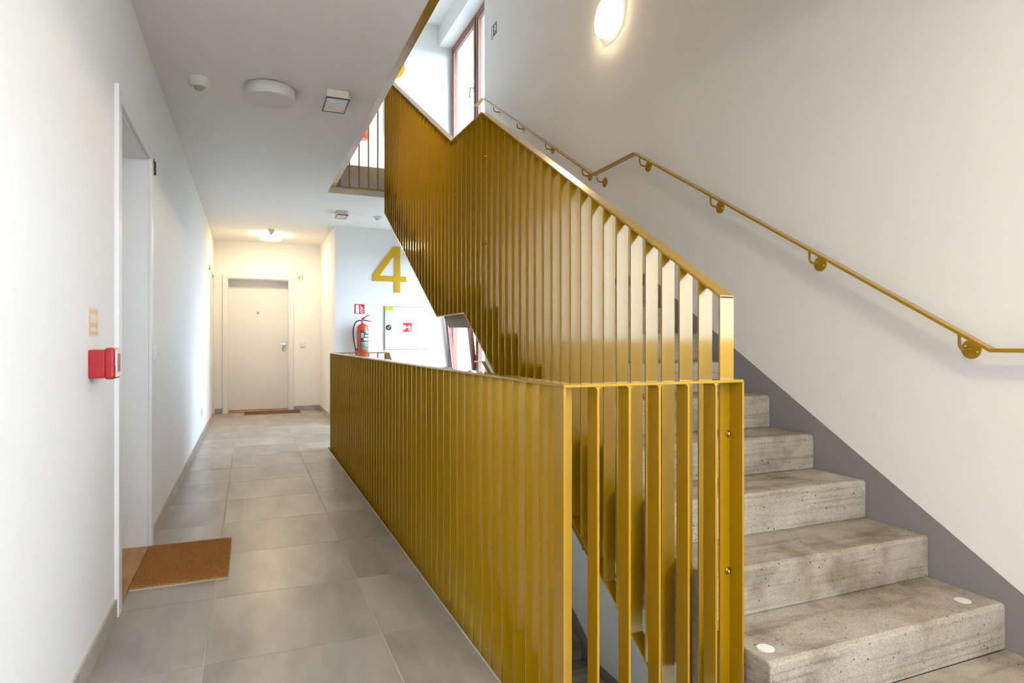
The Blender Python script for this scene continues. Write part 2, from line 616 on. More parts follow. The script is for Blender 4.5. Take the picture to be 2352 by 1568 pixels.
def slab(z0, z1):
    b = MB()
    b.box(XL, XE, YN, YE, z0, z1)
    b.box(XL, XR, YF, YN - 0.04, z0, z1)
    b.box(XL, SX - 0.06, YN - 0.04, YN, z0, z1)
    b.box(XL, XR, YE, Y4, z0, z1)
    b.box(SX, XR, N10 + 8 * G, YE, z0, z1)
    b.box(XL, XN, Y4, YB, z0, z1)
    return b
floor = struct(slab(-FH + ZC, -0.0022).build('floor', M_GROUT), 'corridor floor of large grey tiles with pale joints')
ceiling = struct(slab(ZC, FH).build('ceiling', M_CEIL), 'white ceiling with the open stair void')
top_ceiling = struct(MB().box(XL - 0.4, XR + WT, YF - 0.2, YB + 0.35, Z_TOP, Z_TOP + 0.2).build('ceiling_upper', M_CEIL), 'white ceiling of the storey above')
floor_low = struct(MB().box(XL - 0.4, XR + WT, YF - 0.2, YB + 0.35, Z_BOT - 0.2, -FH).build('floor_lower', M_SCREED), 'floor of the storey below')
ground = struct(MB().box(-150, 150, -150, 150, -13.2, -13.0).build('ground', M_GROUND), 'ground outside')

# floor tiles, each its own piece
P = 0.605
JX, JY, GAP, GAPX = -0.143, 2.385, 0.003, 0.0068
regions = [(XL + 0.001, XE - 0.006, 0.4, YE), (XL + 0.001, XR, YF, 0.4), (XL + 0.001, XR, YE, Y4), (XL + 0.001, XN, Y4, YB), (XE - 0.006, 1.30, 0.4, YN - 0.006)]
tile_cache = {}
def tile_piece(w, d):
    k = (round(w, 3), round(d, 3))
    if k not in tile_cache:
        me = MB().box(-w / 2, w / 2, -d / 2, d / 2, -0.012, 0).mesh('tile')
        me.materials.append(M_TILE)
        tile_cache[k] = me
    return tile_cache[k]
for (x0, x1, y0, y1) in regions:
    i0, i1 = math.floor((x0 - JX) / P), math.ceil((x1 - JX) / P)
    j0, j1 = math.floor((y0 - JY) / P), math.ceil((y1 - JY) / P)
    for i in range(i0, i1):
        for j in range(j0, j1):
            a0, a1 = max(JX + i * P + GAPX / 2, x0), min(JX + (i + 1) * P - GAPX / 2, x1)
            b0, b1 = max(JY + j * P + GAP / 2, y0 + GAP / 2), min(JY + (j + 1) * P - GAP / 2, y1 - GAP / 2)
            if a1 - a0 < 0.02 or b1 - b0 < 0.02:
                continue
            place('tile', tile_piece(a1 - a0, b1 - b0), floor, loc=((a0 + a1) / 2, (b0 + b1) / 2, 0))

trim = MB().box(XE - 0.006, XE, YN, YE, -0.10, 0.001).box(XE - 0.006, SX - 0.06, YN - 0.006, YN, -0.10, 0.001)
struct(trim.build('trim_1', M_TRIM), 'pale edge strip along the stair void')

# skirting tiles
SKH, SKT = 0.072, 0.010
def skirting(name, runs, axis, face, sgn, label):
    """runs: list of (a0,a1); axis 'x': along Y on plane X=face; sgn: side the tile stands proud"""
    b = MB()
    for a0, a1 in runs:
        if axis == 'x':
            b.box(*sorted((face, face + sgn * (SKT - 0.003))), a0, a1, 0, SKH + 0.002)
        else:
            b.box(a0, a1, *sorted((face, face + sgn * (SKT - 0.003))), 0, SKH + 0.002)
    base = struct(b.build(name, M_GROUT), label)
    for a0, a1 in runs:
        t = a1
        while t - a0 > 0.03:
            u = max(a0, t - P)
            q = MB()
            if axis == 'x':
                q.box(*sorted((face, face + sgn * SKT)), u + 0.0015, t - 0.0015, 0.0005, SKH)
            else:
                q.box(u + 0.0015, t - 0.0015, *sorted((face, face + sgn * SKT)), 0.0005, SKH)
            q.build('tile', M_TILE, base)
            t = u
    return base
skirting('baseboard_left', [(YF, D1[0] - 0.072), (D1[1] + 0.072, D2[0] - 0.072)], 'x', XL, 1, 'grey tile skirting along the corridor wall')
skirting('baseboard_back', [(XL + 0.01, D41[0] - 0.068), (D41[1] + 0.062, XN)], 'y', YB, -1, 'grey tile skirting on the end wall')
skirting('baseboard_niche', [(Y4, YB)], 'x', XN, -1, 'grey tile skirting on the niche wall')
skirting('baseboard_far', [(XN, XR)], 'y', Y4, -1, 'grey tile skirting under the fire cabinet')

# grey painted band that climbs the stair wall
def dado(dz):
    top = [(0.95, 0.075), (1.118, 0.075), (3.628, H * 9 + 0.085), (4.243, H * 9 + 0.085), (6.74, H * 18 + 0.088)]
    bot = [(6.74, H * 17 - 0.05), (4.60, H * 9 - 0.2), (3.75, H * 9 - 0.2), (1.45, -0.05), (0.95, 0.0)]
    return [(y, z + dz) for y, z in bot[::-1]] + [(y, z + dz) for y, z in top[::-1]]
for dz in (0, -FH):
    MB().prism(dado(dz), XR - 0.0025, XR + 0.001, 'x').build('dado_band', M_DADO, wall_right, label='grey painted band above the steps')

# ------------------------------------------------------------------ doors
def door(name, along, y0, y1, face, into, h, label, hw_u=None, eye_u=None):
    """along 'y': opening in the corridor wall (plane X=face, recess towards -X); 'x': end wall (plane Y=face, recess +Y)"""
    def B(b, u0, u1, d0, d1, z0, z1):
        a, c = sorted((face + into * d0, face + into * d1))
        if along == 'y':
            return b.box(a, c, u0, u1, z0, z1)
        return b.box(u0, u1, a, c, z0, z1)
    mid = (y0 + y1) / 2
    root = struct_empty(name, (face, mid, 0) if along == 'y' else (mid, face, 0), label)
    cw, cp = 0.066, 0.016
    c = MB()
    B(c, y0 - cw, y0, -cp, 0.004, 0, h + cw - 0.01)
    B(c, y1, y1 + cw, -cp, 0.004, 0, h + cw - 0.01)
    B(c, y0, y1, -cp, 0.004, h, h + cw - 0.01)
    c.build('casing', M_CASE, root, bevel=0.003, seg=2)
    j = MB()
    B(j, y0 - 0.001, y0 + 0.012, 0.004, 0.21, 0, h)
    B(j, y1 - 0.012, y1 + 0.001, 0.004, 0.21, 0, h)
    B(j, y0 + 0.012, y1 - 0.012, 0.004, 0.21, h - 0.012, h)
    j.build('jamb_lining', M_LEAF, root)
    lf = MB()
    B(lf, y0 + 0.006, y1 - 0.006, 0.20, 0.25, 0.018, h - 0.006)
    leaf = lf.build('leaf', M_LEAF, root, bevel=0.002)
    t = MB()
    B(t, y0 + 0.012, y1 - 0.012, -0.004, 0.21, -0.002, 0.014)
    t.build('threshold', M_OAK, root, bevel=0.003, label='oiled oak threshold')
    # the dark room side is closed off behind the leaf
    k = MB()
    B(k, y0 - 0.02, y1 + 0.02, 0.30, 0.34, -0.01, h + 0.02)
    k.build('backing', M_LEAF, root)
    if hw_u is not None:
        yl = face + 0.20
        hd = MB().lathe([(0.026, 0), (0.026, -0.008), (0.012, -0.009), (0.012, -0.035), (0.026, -0.038), (0.028, -0.052), (0.024, -0.06)], (hw_u, yl, 1.062), 'y', 28)
        hd.box(hw_u - 0.055, hw_u - 0.012, yl - 0.055, yl - 0.040, 1.042, 1.082)
        hd.build('handle', M_STEEL, leaf, label='brushed steel knob')
        ck = MB().lathe([(0.026, 0), (0.026, -0.008), (0.024, -0.010), (0.013, -0.011), (0.013, -0.006)], (hw_u + 0.004, yl, 0.972), 'y', 28)
        ck.build('lock_rose', M_STEEL, leaf)
        MB().box(hw_u + 0.001, hw_u + 0.007, yl - 0.013, yl - 0.010, 0.960, 0.978).build('keyhole', M_BLACK, leaf)
    if eye_u is not None:
        e = MB().lathe([(0.021, 0), (0.021, -0.005), (0.017, -0.008), (0.009, -0.008), (0.008, -0.003)], (eye_u, face + 0.20, 1.553), 'y', 28)
        e.build('peephole', M_STEEL, leaf)
        MB().lathe([(0.008, 0.0), (0.007, -0.0035)], (eye_u, face + 0.20, 1.553), 'y', 16).build('peephole_lens', M_DARK, leaf)
    return root
door('door_1', 'y', D1[0], D1[1], XL, -1, DH, 'white flat door in a deep recess with oak threshold')
door('door_2', 'y', D2[0], D2[1], XL, -1, DH, 'white flat door near the end of the corridor wall')
door('door_3', 'x', D41[0], D41[1], YB, 1, DH, 'white flat door at the end of the corridor', hw_u=0.522, eye_u=0.131)

# ------------------------------------------------------------------ windows
def window(name, y0, y1, z0, z1, split, label, tilt=0.0):
    """two timber sashes in the outer wall, plane X = WX"""
    root = struct_empty(name, (WX, (y0 + y1) / 2, z0), label)
    fw, fd = 0.055, 0.075
    f = MB()
    f.box(WX, WX + fd, y0, y0 + fw, z0, z1).box(WX, WX + fd, y1 - fw, y1, z0, z1)
    f.box(WX, WX + fd, y0 + fw, y1 - fw, z0, z0 + fw).box(WX, WX + fd, y0 + fw, y1 - fw, z1 - fw, z1)
    f.box(WX, WX + fd, split - 0.03, split + 0.03, z0 + fw, z1 - fw)
    f.build('frame', M_FRAME, root, bevel=0.004)
    for k, (a, b) in enumerate(((y0 + fw - 0.012, split - 0.018), (split + 0.018, y1 - fw + 0.012))):
        sw, zs0, zs1 = 0.058, z0 + fw - 0.012, z1 - fw + 0.012
        x0, x1 = WX - 0.014, WX + 0.045
        s = MB()
        s.box(x0, x1, a, a + sw, zs0, zs1).box(x0, x1, b - sw, b, zs0, zs1)
        s.box(x0, x1, a + sw, b - sw, zs0, zs0 + sw).box(x0, x1, a + sw, b - sw, zs1 - sw, zs1)
        sash = s.build('sash', M_FRAME, root, bevel=0.004)
        g = MB().box(x0 + 0.022, x0 + 0.030, a + sw, b - sw, zs0 + sw, zs1 - sw)
        pane = g.build('pane', M_GLASS, sash)
        sp = MB()
        for (p, q, r, t) in ((a + sw, a + sw + 0.012, zs0 + sw, zs1 - sw), (b - sw - 0.012, b - sw, zs0 + sw, zs1 - sw), (a + sw, b - sw, zs0 + sw, zs0 + sw + 0.012), (a + sw, b - sw, zs1 - sw - 0.012, zs1 - sw)):
            sp.box(x0 + 0.012, x0 + 0.021, p, q, r, t)
        sp.build('glazing_bead', M_GAP, sash)
        parts = [sash]
        if k == 1:
            zc = (z0 + z1) / 2
            yh = a + sw / 2
            h = MB().box(x0 - 0.010, x0, yh - 0.014, yh + 0.014, zc - 0.035, zc + 0.035)
            h.tube([(x0 - 0.008, yh, zc), (x0 - 0.045, yh, zc), (x0 - 0.052, yh + 0.02, zc)], 0.008)
            if tilt:
                h.tube([(x0 - 0.050, yh, zc), (x0 - 0.050, yh + 0.125, zc)], 0.009)
            else:
                h.tube([(x0 - 0.050, yh + 0.004, zc), (x0 - 0.050, yh + 0.03, zc - 0.125)], 0.009)
            h.build('handle', M_STEEL, sash)
            if tilt:
                # rotate the open sash about its lower edge
                piv = Matrix.Translation((x0, 0, zs0))
                sash.matrix_parent_inverse = sash.matrix_parent_inverse @ piv @ Matrix.Rotation(-tilt, 4, 'Y') @ piv.inverted()
    MB().box(XR - 0.02, WX, y0, y1, z0 - 0.03, z0 + 0.004).build('window_sill', M_PLASTIC, root)
    return root
window('window_1', WIN_FAR[0], WIN_FAR[1], WZ[0], WZ[1], 7.66, 'reddish timber window with one sash tilted open', tilt=math.radians(6.2))
window('window_2', WIN_FAR[0], WIN_FAR[1], WZ[0] + FH, WZ[1] + FH, 7.66, 'reddish timber window at the head of the stair')
window('window_3', WIN_NEAR[0], WIN_NEAR[1], NZ[0], NZ[1], -1.26, 'reddish timber window by the foot of the stair')

def unseen_front_window():  # added out of view as a daylight source for the near end
    x0, x1, (z0, z1), y = FWX[0], FWX[1], FWZ, YF - 0.2
    root = struct_empty('window_4', ((x0 + x1) / 2, y, z0), 'unseen reddish timber window added for daylight at the near end of the corridor')
    xm, w = (x0 + x1) / 2, 0.08
    f = MB()
    f.box(x0, x0 + w, y, y + 0.07, z0, z1).box(x1 - w, x1, y, y + 0.07, z0, z1).box(xm - 0.06, xm + 0.06, y, y + 0.07, z0 + w, z1 - w)
    f.box(x0 + w, x1 - w, y, y + 0.07, z0, z0 + w).box(x0 + w, x1 - w, y, y + 0.07, z1 - w, z1)
    f.build('frame', M_FRAME, root, bevel=0.004)
    for a, b in ((x0 + w, xm - 0.06), (xm + 0.06, x1 - w)):
        MB().box(a, b, y + 0.03, y + 0.038, z0 + w, z1 - w).build('pane', M_GLASS, root)
    MB().box(x0, x1, y + 0.07, YF + 0.03, z0 - 0.03, z0 + 0.004).build('window_sill', M_PLASTIC, root)
unseen_front_window()

# ------------------------------------------------------------------ concrete staircase
def soffit1(y): return (y - N1) * H / G - 0.33
def make_stair(label):
    root = thing('staircase', label, 'stairs', (SX, N1, 0))
    ch = 0.014
    for k in range(1, 18):
        if k == 9:
            continue
        y = N1 + G * (k - 1) if k < 10 else N10 + G * (k - 10)
        z0, z1 = (k - 1) * H, k * H
        yb = y + G + 0.012
        poly = [(y, z0), (yb, z0), (yb, z1), (y + ch, z1), (y + ch * 0.3, z1 - ch * 0.3), (y, z1 - ch)]
        st = MB().prism(poly, SX, XR - 0.003, 'x').build('step', M_CONC, root, bevel=0.006, seg=2)
        if k in (1, 10):
            for xx in (SX + 0.055, XR - 0.12):
                MB().lathe([(0.026, -0.001), (0.026, 0.0022)], (xx, y + 0.075, z1), 'z', 28).build('marker_dot', M_DOT, st, label='white round contrast marker')
    y9 = N1 + 8 * G
    MB().prism([(y9, 8 * H), (N10 + 0.012, 8 * H), (N10 + 0.012, 9 * H), (y9 + ch, 9 * H), (y9 + ch * 0.3, 9 * H - ch * 0.3), (y9, 9 * H - ch)], SX, XR - 0.003, 'x').build('landing', M_CONC, root, bevel=0.006, seg=2)
    zl = 9 * H - 0.274
    yk = N10 + (zl - (9 * H - 0.33)) * G / H
    ya = N1 + (zl + 0.33) * G / H
    ye = N10 + 8 * G
    waist = [(N1 + 0.02, -0.29), (ya, zl), (yk, zl), (ye, 9 * H + 8 * H - 0.33), (ye, 17 * H - 0.001), (N10 + 0.01, 9 * H - 0.16), (N10 + 0.01, 8 * H + 0.001), (y9 + 0.01, 8 * H + 0.001), (N1 + 0.02, 0.001)]
    n = len(waist)
    # split into convex pieces of one solid
    b = MB()
    b.prism([(N1 + 0.02, -0.29), (ya, zl), (y9 + 0.02, 8 * H - 0.006), (N1 + 0.02, -0.004)], SX + 0.002, XR - 0.003, 'x')
    b.prism([(ya, zl), (yk, zl), (N10 + 0.02, 8 * H), (y9 + 0.005, 8 * H)], SX + 0.001, XR - 0.003, 'x')
    b.prism([(yk, zl), (ye, 17 * H - 0.33), (ye, 17 * H - 0.006), (N10 + 0.012, 9 * H - 0.004), (N10 + 0.012, 8 * H)], SX + 0.002, XR - 0.003, 'x')
    b.build('waist_slab', M_CONC, root)
    return root
stair = make_stair('board-marked concrete flight climbing from this landing beside the gold railing')
copy_tree(stair, -SHIFT_UP, 'concrete flight going down, seen in the void between the gold bars')
pad = MB().box(1.30, XR, 0.4, N1 - 0.0, -0.010, 0.0).build('stair_pad', M_CONC, floor)

# ------------------------------------------------------------------ gold railings
D, T, RT = 0.053, 0.007, 0.009
BX0, BX1 = 0.772, 0.772 + D           # corridor side
FY0, FY1 = 1.50, 1.50 + D             # front return
RY0, RY1 = 6.735, 6.735 + D           # far return
RZ, RB = 0.985, -0.257
SRX0, SRX1 = 1.340, 1.340 + D         # stair side

def bolt(mb_c, axis, sgn):
    b = MB()
    prof = [(0.011, 0), (0.011, sgn * 0.002), (0.0075, sgn * 0.003), (0.0072, sgn * 0.007), (0.005, sgn * 0.0095), (0.001, sgn * 0.0105)]
    return b.lathe(prof, mb_c, axis, 18)

def make_guard(label):
    root = thing('guard_railing', label, 'railing', (BX0, FY0, RB))
    # top and bottom flats
    MB().box(BX0, BX1, FY0, RY1, RZ - RT, RZ).box(BX1, 1.385, FY0, FY1, RZ - RT, RZ).box(BX1, SRX0, RY0, RY1, RZ - RT, RZ).build('top_rail', M_GOLD, root, bevel=0.0012)
    MB().box(BX0, BX1, FY0, RY1, RB, RB + RT).box(BX1, 1.385, FY0, FY1, RB, RB + RT).box(BX1, SRX0, RY0, RY1, RB, RB + RT).build('bottom_rail', M_GOLD, root)
    # corridor side
    me = MB().box(0, D, -T / 2, T / 2, RB + RT, RZ - RT).mesh('baluster')
    me.materials.append(M_GOLD)
    n = 53
    y = FY1 + T / 2
    last = RY0 - 0.045
    for i in range(n + 1):
        place('baluster', me, root, loc=(BX0, y + (last - y) * i / n, 0))
    # corner plate
    MB().box(BX0, BX0 + T, FY0, FY1, RB + RT, RZ - RT).build('corner_post', M_GOLD, root)
    MB().box(BX0, BX0 + T, RY0 - 0.002, RY1, RB + RT, RZ - RT).build('corner_post', M_GOLD, root)
    # front return: bars on edge with small weld fillets
    w = 0.008
    fb = MB().box(-T / 2, T / 2, 0, D, RB + RT, RZ - RT)
    for sg in (-1, 1):
        fb.prism([(sg * T / 2, RZ - RT), (sg * (T / 2 + w), RZ - RT), (sg * (T / 2 + w * 0.35), RZ - RT - w * 0.35), (sg * T / 2, RZ - RT - w)][::sg], 0, D, 'y')
    fm = fb.mesh('baluster')
    fm.materials.append(M_GOLD)
    for i in range(5):
        place('baluster', fm, root, loc=(0.878 + 0.1005 * i, FY0, 0))
    # far return
    rm = MB().box(-T / 2, T / 2, 0, D, RB + RT, RZ - RT).mesh('baluster')
    rm.materials.append(M_GOLD)
    for i in range(5):
        place('baluster', rm, root, loc=(0.872 + 0.098 * i, RY0, 0))
    MB().box(1.378, 1.385, FY0, FY1, RB + RT, RZ - RT).build('end_post', M_GOLD, root)
    return root
guard = make_guard('gold slatted guard railing around the stair void, along the tiled corridor')
copy_tree(guard, SHIFT_UP, 'gold slatted guard railing of the storey above, seen through the ceiling opening')

TOPP = [(1.5535, 1.243), (3.727, 2.535), (4.375, 2.545), (RY1, FH + RZ)]
BOTP = [(1.5535, -0.335), (4.075, 1.288), (4.741, 1.288), (RY1, 2.475)]
def at_path(path, y):
    for (a, za), (b, zb) in zip(path, path[1:]):
        if y <= b + 1e-6:
            return za + (zb - za) * (y - a) / (b - a)
    return path[-1][1]
def make_stair_rail(label):
    root = thing('stair_railing', label, 'railing', (SRX0, TOPP[0][0], BOTP[0][1]))
    MB().ribbon(TOPP, SRX0, SRX1, RT * 1.15).build('top_rail', M_GOLD, root, bevel=0.0012)
    MB().ribbon([(y, z + RT) for y, z in BOTP], SRX0, SRX1, RT * 1.15).build('bottom_rail', M_GOLD, root)
    n = 53
    ya, yb = TOPP[0][0] + T / 2, RY1 - T / 2
    for i in range(n + 1):
        y = ya + (yb - ya) * i / n
        z0, z1 = at_path(BOTP, y), at_path(TOPP, y) - RT * 0.6
        bar = MB().box(SRX0, SRX1, y - T / 2, y + T / 2, z0, z1)
        o = bar.build('baluster', M_GOLD, root)
        if i == 0:
            for zz in (0.815, 0.390):
                bolt((SRX0 + 0.030, y - T / 2, zz), 'y', -1).build('bolt', M_BRASS, o)
        if i in (22, 28):
            for zz in ((2.26, 1.72, 1.05) if i == 22 else (2.15, 1.62)):
                bolt((SRX0 + 0.026, y - T / 2, zz), 'y', -1).build('bolt', M_BRASS, o)
    return root
srail = make_stair_rail('gold slatted stair railing climbing with the concrete steps to the storey above')
copy_tree(srail, -SHIFT_UP, 'gold slatted stair railing going down, its end showing behind the guard railing')

# ------------------------------------------------------------------ wall handrail
HP = [(0.95, 1.076), (1.414, 1.076), (3.653, 2.386), (4.225, 2.380), (6.68, 3.835), (6.93, 3.835)]
HX0, HX1 = 2.408, 2.448
def make_handrail(label):
    root = thing('wall_handrail', label, 'handrail', (2.43, 0.95, 1.07))
    MB().ribbon(HP, HX0, HX1, 0.014).build('rail', M_GOLD, root, bevel=0.0015)
    xc = (HX0 + HX1) / 2
    for y in (1.527, 2.205, 2.894, 3.602, 4.169, 4.395, 5.064, 5.712, 6.357):
        zr = at_path(HP, y) - 0.013
        zd = zr - 0.058
        br = MB().tube([(xc, y, zr), (xc, y, zr - 0.035), (xc + 0.004, y, zr - 0.048), (xc + 0.012, y, zr - 0.055), (xc + 0.024, y, zd), (XR - 0.004, y, zd)], 0.0055, 10)
        o = br.build('bracket', M_GOLD, root)
        pl = MB().lathe([(0.036, 0), (0.036, -0.0035), (0.034, -0.005)], (XR, y, zd), 'x', 32)
        pl.build('plate', M_GOLD, o)
        for dy, dz in ((0.021, 0.010), (-0.021, -0.010)):
            MB().lathe([(0.0055, 0), (0.0055, -0.002), (0.003, -0.004)], (XR - 0.005, y + dy, zd + dz), 'x', 12).build('screw', M_STEEL, o)
    return root
hand = make_handrail('gold flat handrail on round brackets along the white stair wall')
copy_tree(hand, -SHIFT_UP, 'gold handrail of the flight below, ending by the tilted window')

# ------------------------------------------------------------------ corridor wall things
def number(txt, h, loc, plane, mat, name, label, depth=0.008):
    me = text_mesh(txt, h, depth, plane)
    me.name = name
    me.materials.append(mat)
    o = bpy.data.objects.new(name, me)
    COL.objects.link(o)
    o.location = loc
    return tag(o, label, 'sign')
number('38', 0.078, (XL + 0.005, 3.985, 2.035), 'xp', M_BRONZE, 'door_number', 'small dark metal number 38 beside the nearer door casing', 0.010)
number('40', 0.075, (XL + 0.005, 9.36, 2.06), 'xp', M_GOLDP, 'door_number', 'small gold number 40 on the corridor wall before its last door', 0.010)
n41 = number('41', 0.070, (0.713, YB - 0.005, 2.087), 'y', M_GOLDP, 'door_number', 'small gold number 41 beside the door at the corridor end', 0.010)

t = thing('call_point', 'red fire alarm call point on the wall beside the nearer door', 'alarm', (XL, 2.53, 0.975))
MB().box(XL, XL + 0.048, 2.487, 2.580, 0.976, 1.072).build('back_box', M_RED, t, bevel=0.004, seg=2)
MB().box(XL + 0.046, XL + 0.078, 2.480, 2.588, 0.972, 1.079).build('cover', M_RED, t, bevel=0.010, seg=3)
MB().box(XL + 0.077, XL + 0.0815, 2.495, 2.573, 1.058, 1.072).box(XL + 0.077, XL + 0.0815, 2.495, 2.573, 0.980, 0.996).box(XL + 0.077, XL + 0.0815, 2.495, 2.505, 0.996, 1.058).build('white_frame', M_PAPERL, t, bevel=0.001)
MB().box(XL + 0.076, XL + 0.080, 2.507, 2.566, 0.997, 1.056).build('press_panel', M_RED, t)
MB().prism([(2.489, 1.020), (2.494, 1.015), (2.500, 1.060), (2.500, 1.072), (2.489, 1.070)], XL + 0.070, XL + 0.079, 'x').build('clear_flap', M_PLASTIC, t, label='clear plastic flap edge')

t = thing('paper_notice', 'small beige printed notice stuck above the red call point', 'notice', (XL, 2.55, 1.12))
MB().box(XL, XL + 0.0012, 2.485, 2.635, 1.118, 1.216).build('sheet', M_PAPER, t)
pp = MB()
for z in (1.203, 1.197, 1.160, 1.155, 1.150, 1.130, 1.125):
    pp.box(XL + 0.001, XL + 0.0017, 2.497, 2.622, z, z + 0.0022)
pp.build('print', M_PRINT, t)
MB().box(XL + 0.001, XL + 0.0016, 2.525, 2.595, 1.166, 1.192).box(XL + 0.001, XL + 0.0016, 2.525, 2.595, 1.134, 1.148).build('print_patch', M_PAPERL, t)

def switch(name, label, u, z, plane, face):
    t = thing(name, label, 'switch', (face, u, z) if plane == 'x' else (u, face, z))
    if plane == 'x':
        MB().box(face, face + 0.010, u - 0.041, u + 0.041, z - 0.041, z + 0.041).build('plate', M_PLASTIC, t, bevel=0.003, seg=2)
        MB().prism([(face + 0.009, z - 0.028), (face + 0.013, z - 0.028), (face + 0.020, z + 0.028), (face + 0.009, z + 0.028)], u - 0.028, u + 0.028, 'y').build('rocker', M_PLASTIC, t, bevel=0.002)
    else:
        MB().box(u - 0.041, u + 0.041, face - 0.010, face, z - 0.041, z + 0.041).build('plate', M_CREAM, t, bevel=0.003, seg=2)
        MB().box(u - 0.026, u + 0.026, face - 0.015, face - 0.009, z - 0.026, z + 0.030).build('rocker', M_CREAM, t, bevel=0.003, seg=2)
    return t
switch('light_switch', 'white light switch on the corridor wall past the nearer door', 4.075, 1.033, 'x', XL)
switch('light_switch', 'cream square switch beside the door at the corridor end', 0.792, 1.05, 'y', YB)
t = thing('wall_socket', 'white blank socket plate low on the corridor wall', 'socket', (XL, 7.95, 0.30))
MB().box(XL, XL + 0.009, 7.905, 7.990, 0.258, 0.342).build('plate', M_PLASTIC, t, bevel=0.003, seg=2)
MB().lathe([(0.022, 0.0), (0.022, 0.011), (0.018, 0.012)], (XL, 7.9475, 0.30), 'x', 24).build('insert', M_PLASTIC, t)

# doormats
def doormat(x0, x1, y0, y1, label, n, seed, mat):
    rnd = random.Random(seed)
    t = thing('doormat', label, 'mat', ((x0 + x1) / 2, (y0 + y1) / 2, 0))
    MB().box(x0, x1, y0, y1, 0.0008, 0.006).build('backing', M_BACKING, t)
    MB().box(x0, x1, y0, y1, 0.006, 0.013).build('pile_base', mat, t)
    v, f = [], []
    for _ in range(n):
        x, y = rnd.uniform(x0, x1), rnd.uniform(y0, y1)
        a = rnd.uniform(0, 6.283)
        w, h = 0.0013, rnd.uniform(0.005, 0.011)
        lx, ly = rnd.gauss(0, 0.0025), rnd.gauss(0, 0.0025)
        b = len(v)
        v += [(x - w * math.cos(a), y - w * math.sin(a), 0.012), (x + w * math.cos(a), y + w * math.sin(a), 0.012), (x + lx, y + ly, 0.012 + h)]
        f.append((b, b + 1, b + 2))
    m = MB()
    m.add(v, f)
    me = bpy.data.meshes.new('coir_pile')
    me.from_pydata(v, [], f)
    me.materials.append(mat)
    o = place('coir_pile', me, t)
    o['kind'] = 'stuff'
    return t
doormat(XL + 0.008, -0.090, 3.215, 3.835, 'tan coir doormat in front of the nearer door', 26000, 3, M_COIR)
doormat(-0.066, 0.735, 10.22, 10.625, 'brown doormat at the door of the corridor end', 6000, 4, M_COIR2)

# ------------------------------------------------------------------ ceiling things
def ceiling_lamp(label, x, y, z, lit, side=None):
    t = thing('ceiling_lamp', label, 'lamp', (x, y, z))
    MB().lathe([(0.135, 0), (0.135, -0.006)], (x, y, z), 'z', 48).build('base', M_DARK, t)  # dark colour stands in for the shadow gap below the ceiling
    MB().lathe([(0.146, -0.005), (0.148, -0.006), (0.148, -0.066), (0.146, -0.068)], (x, y, z), 'z', 64).build('rim', side or M_LAMPRIM, t)
    MB().lathe([(0.1455, -0.066), (0.1455, -0.0715), (0.140, -0.073)], (x, y, z), 'z', 64).build('diffuser', (lit or M_LAMPOFF), t)
    return t
ceiling_lamp('unlit round white lamp on the ceiling above the nearer door', 0.117, 4.135, ZC, None)
ceiling_lamp('lit round lamp on the ceiling at the corridor end', 0.29, 9.78, ZC, M_LIT, M_LITSIDE)
ceiling_lamp('lit round lamp above the near landing', 1.07, -0.75, ZC, M_LITNEAR, M_LITNSIDE)

def wall_lamp(y, z):
    t = thing('wall_lamp', 'lit round lamp high on the stair wall', 'lamp', (XR, y, z))
    MB().lathe([(0.135, 0), (0.135, -0.006)], (XR, y, z), 'x', 48).build('base', M_LAMPRIM, t)
    MB().lathe([(0.146, -0.005), (0.148, -0.006), (0.148, -0.066), (0.146, -0.068)], (XR, y, z), 'x', 64).build('rim', M_LITWSIDE, t)
    MB().lathe([(0.1455, -0.066), (0.1455, -0.0715), (0.140, -0.073)], (XR, y, z), 'x', 64).build('diffuser', M_LITWALL, t)
    return t
wall_lamp(4.06, 3.505)

def pir(label, x, y, r=0.060):
    t = thing('motion_detector', label, 'detector', (x, y, ZC))
    MB().lathe([(r * 0.97, 0), (r, -0.003), (r, -0.030), (r * 0.96, -0.034), (r * 0.90, -0.046), (r * 0.62, -0.052)], (x, y, ZC), 'z', 40).build('housing', M_CREAM, t)
    MB().lathe([(r * 0.52, -0.050), (r * 0.50, -0.057), (r * 0.38, -0.066), (r * 0.18, -0.071), (0.001, -0.072)], (x, y, ZC), 'z', 32).build('lens', M_GREYP, t)
    return t
pir('white motion detector with grey lens on the ceiling beside the unlit lamp', -0.270, 4.135)
pir('small white motion detector on the ceiling before the lit lamp', 0.282, 9.33, 0.042)
t = thing('smoke_detector', 'small white smoke detector on the ceiling near the floor number', 'detector', (1.477, 7.89, ZC))
MB().lathe([(0.050, 0), (0.052, -0.003), (0.052, -0.014), (0.046, -0.018)], (1.477, 7.89, ZC), 'z', 36).build('base', M_PLASTIC, t)
MB().lathe([(0.030, -0.018), (0.030, -0.032), (0.024, -0.040), (0.001, -0.042)], (1.477, 7.89, ZC), 'z', 30).build('chamber', M_CREAM, t)

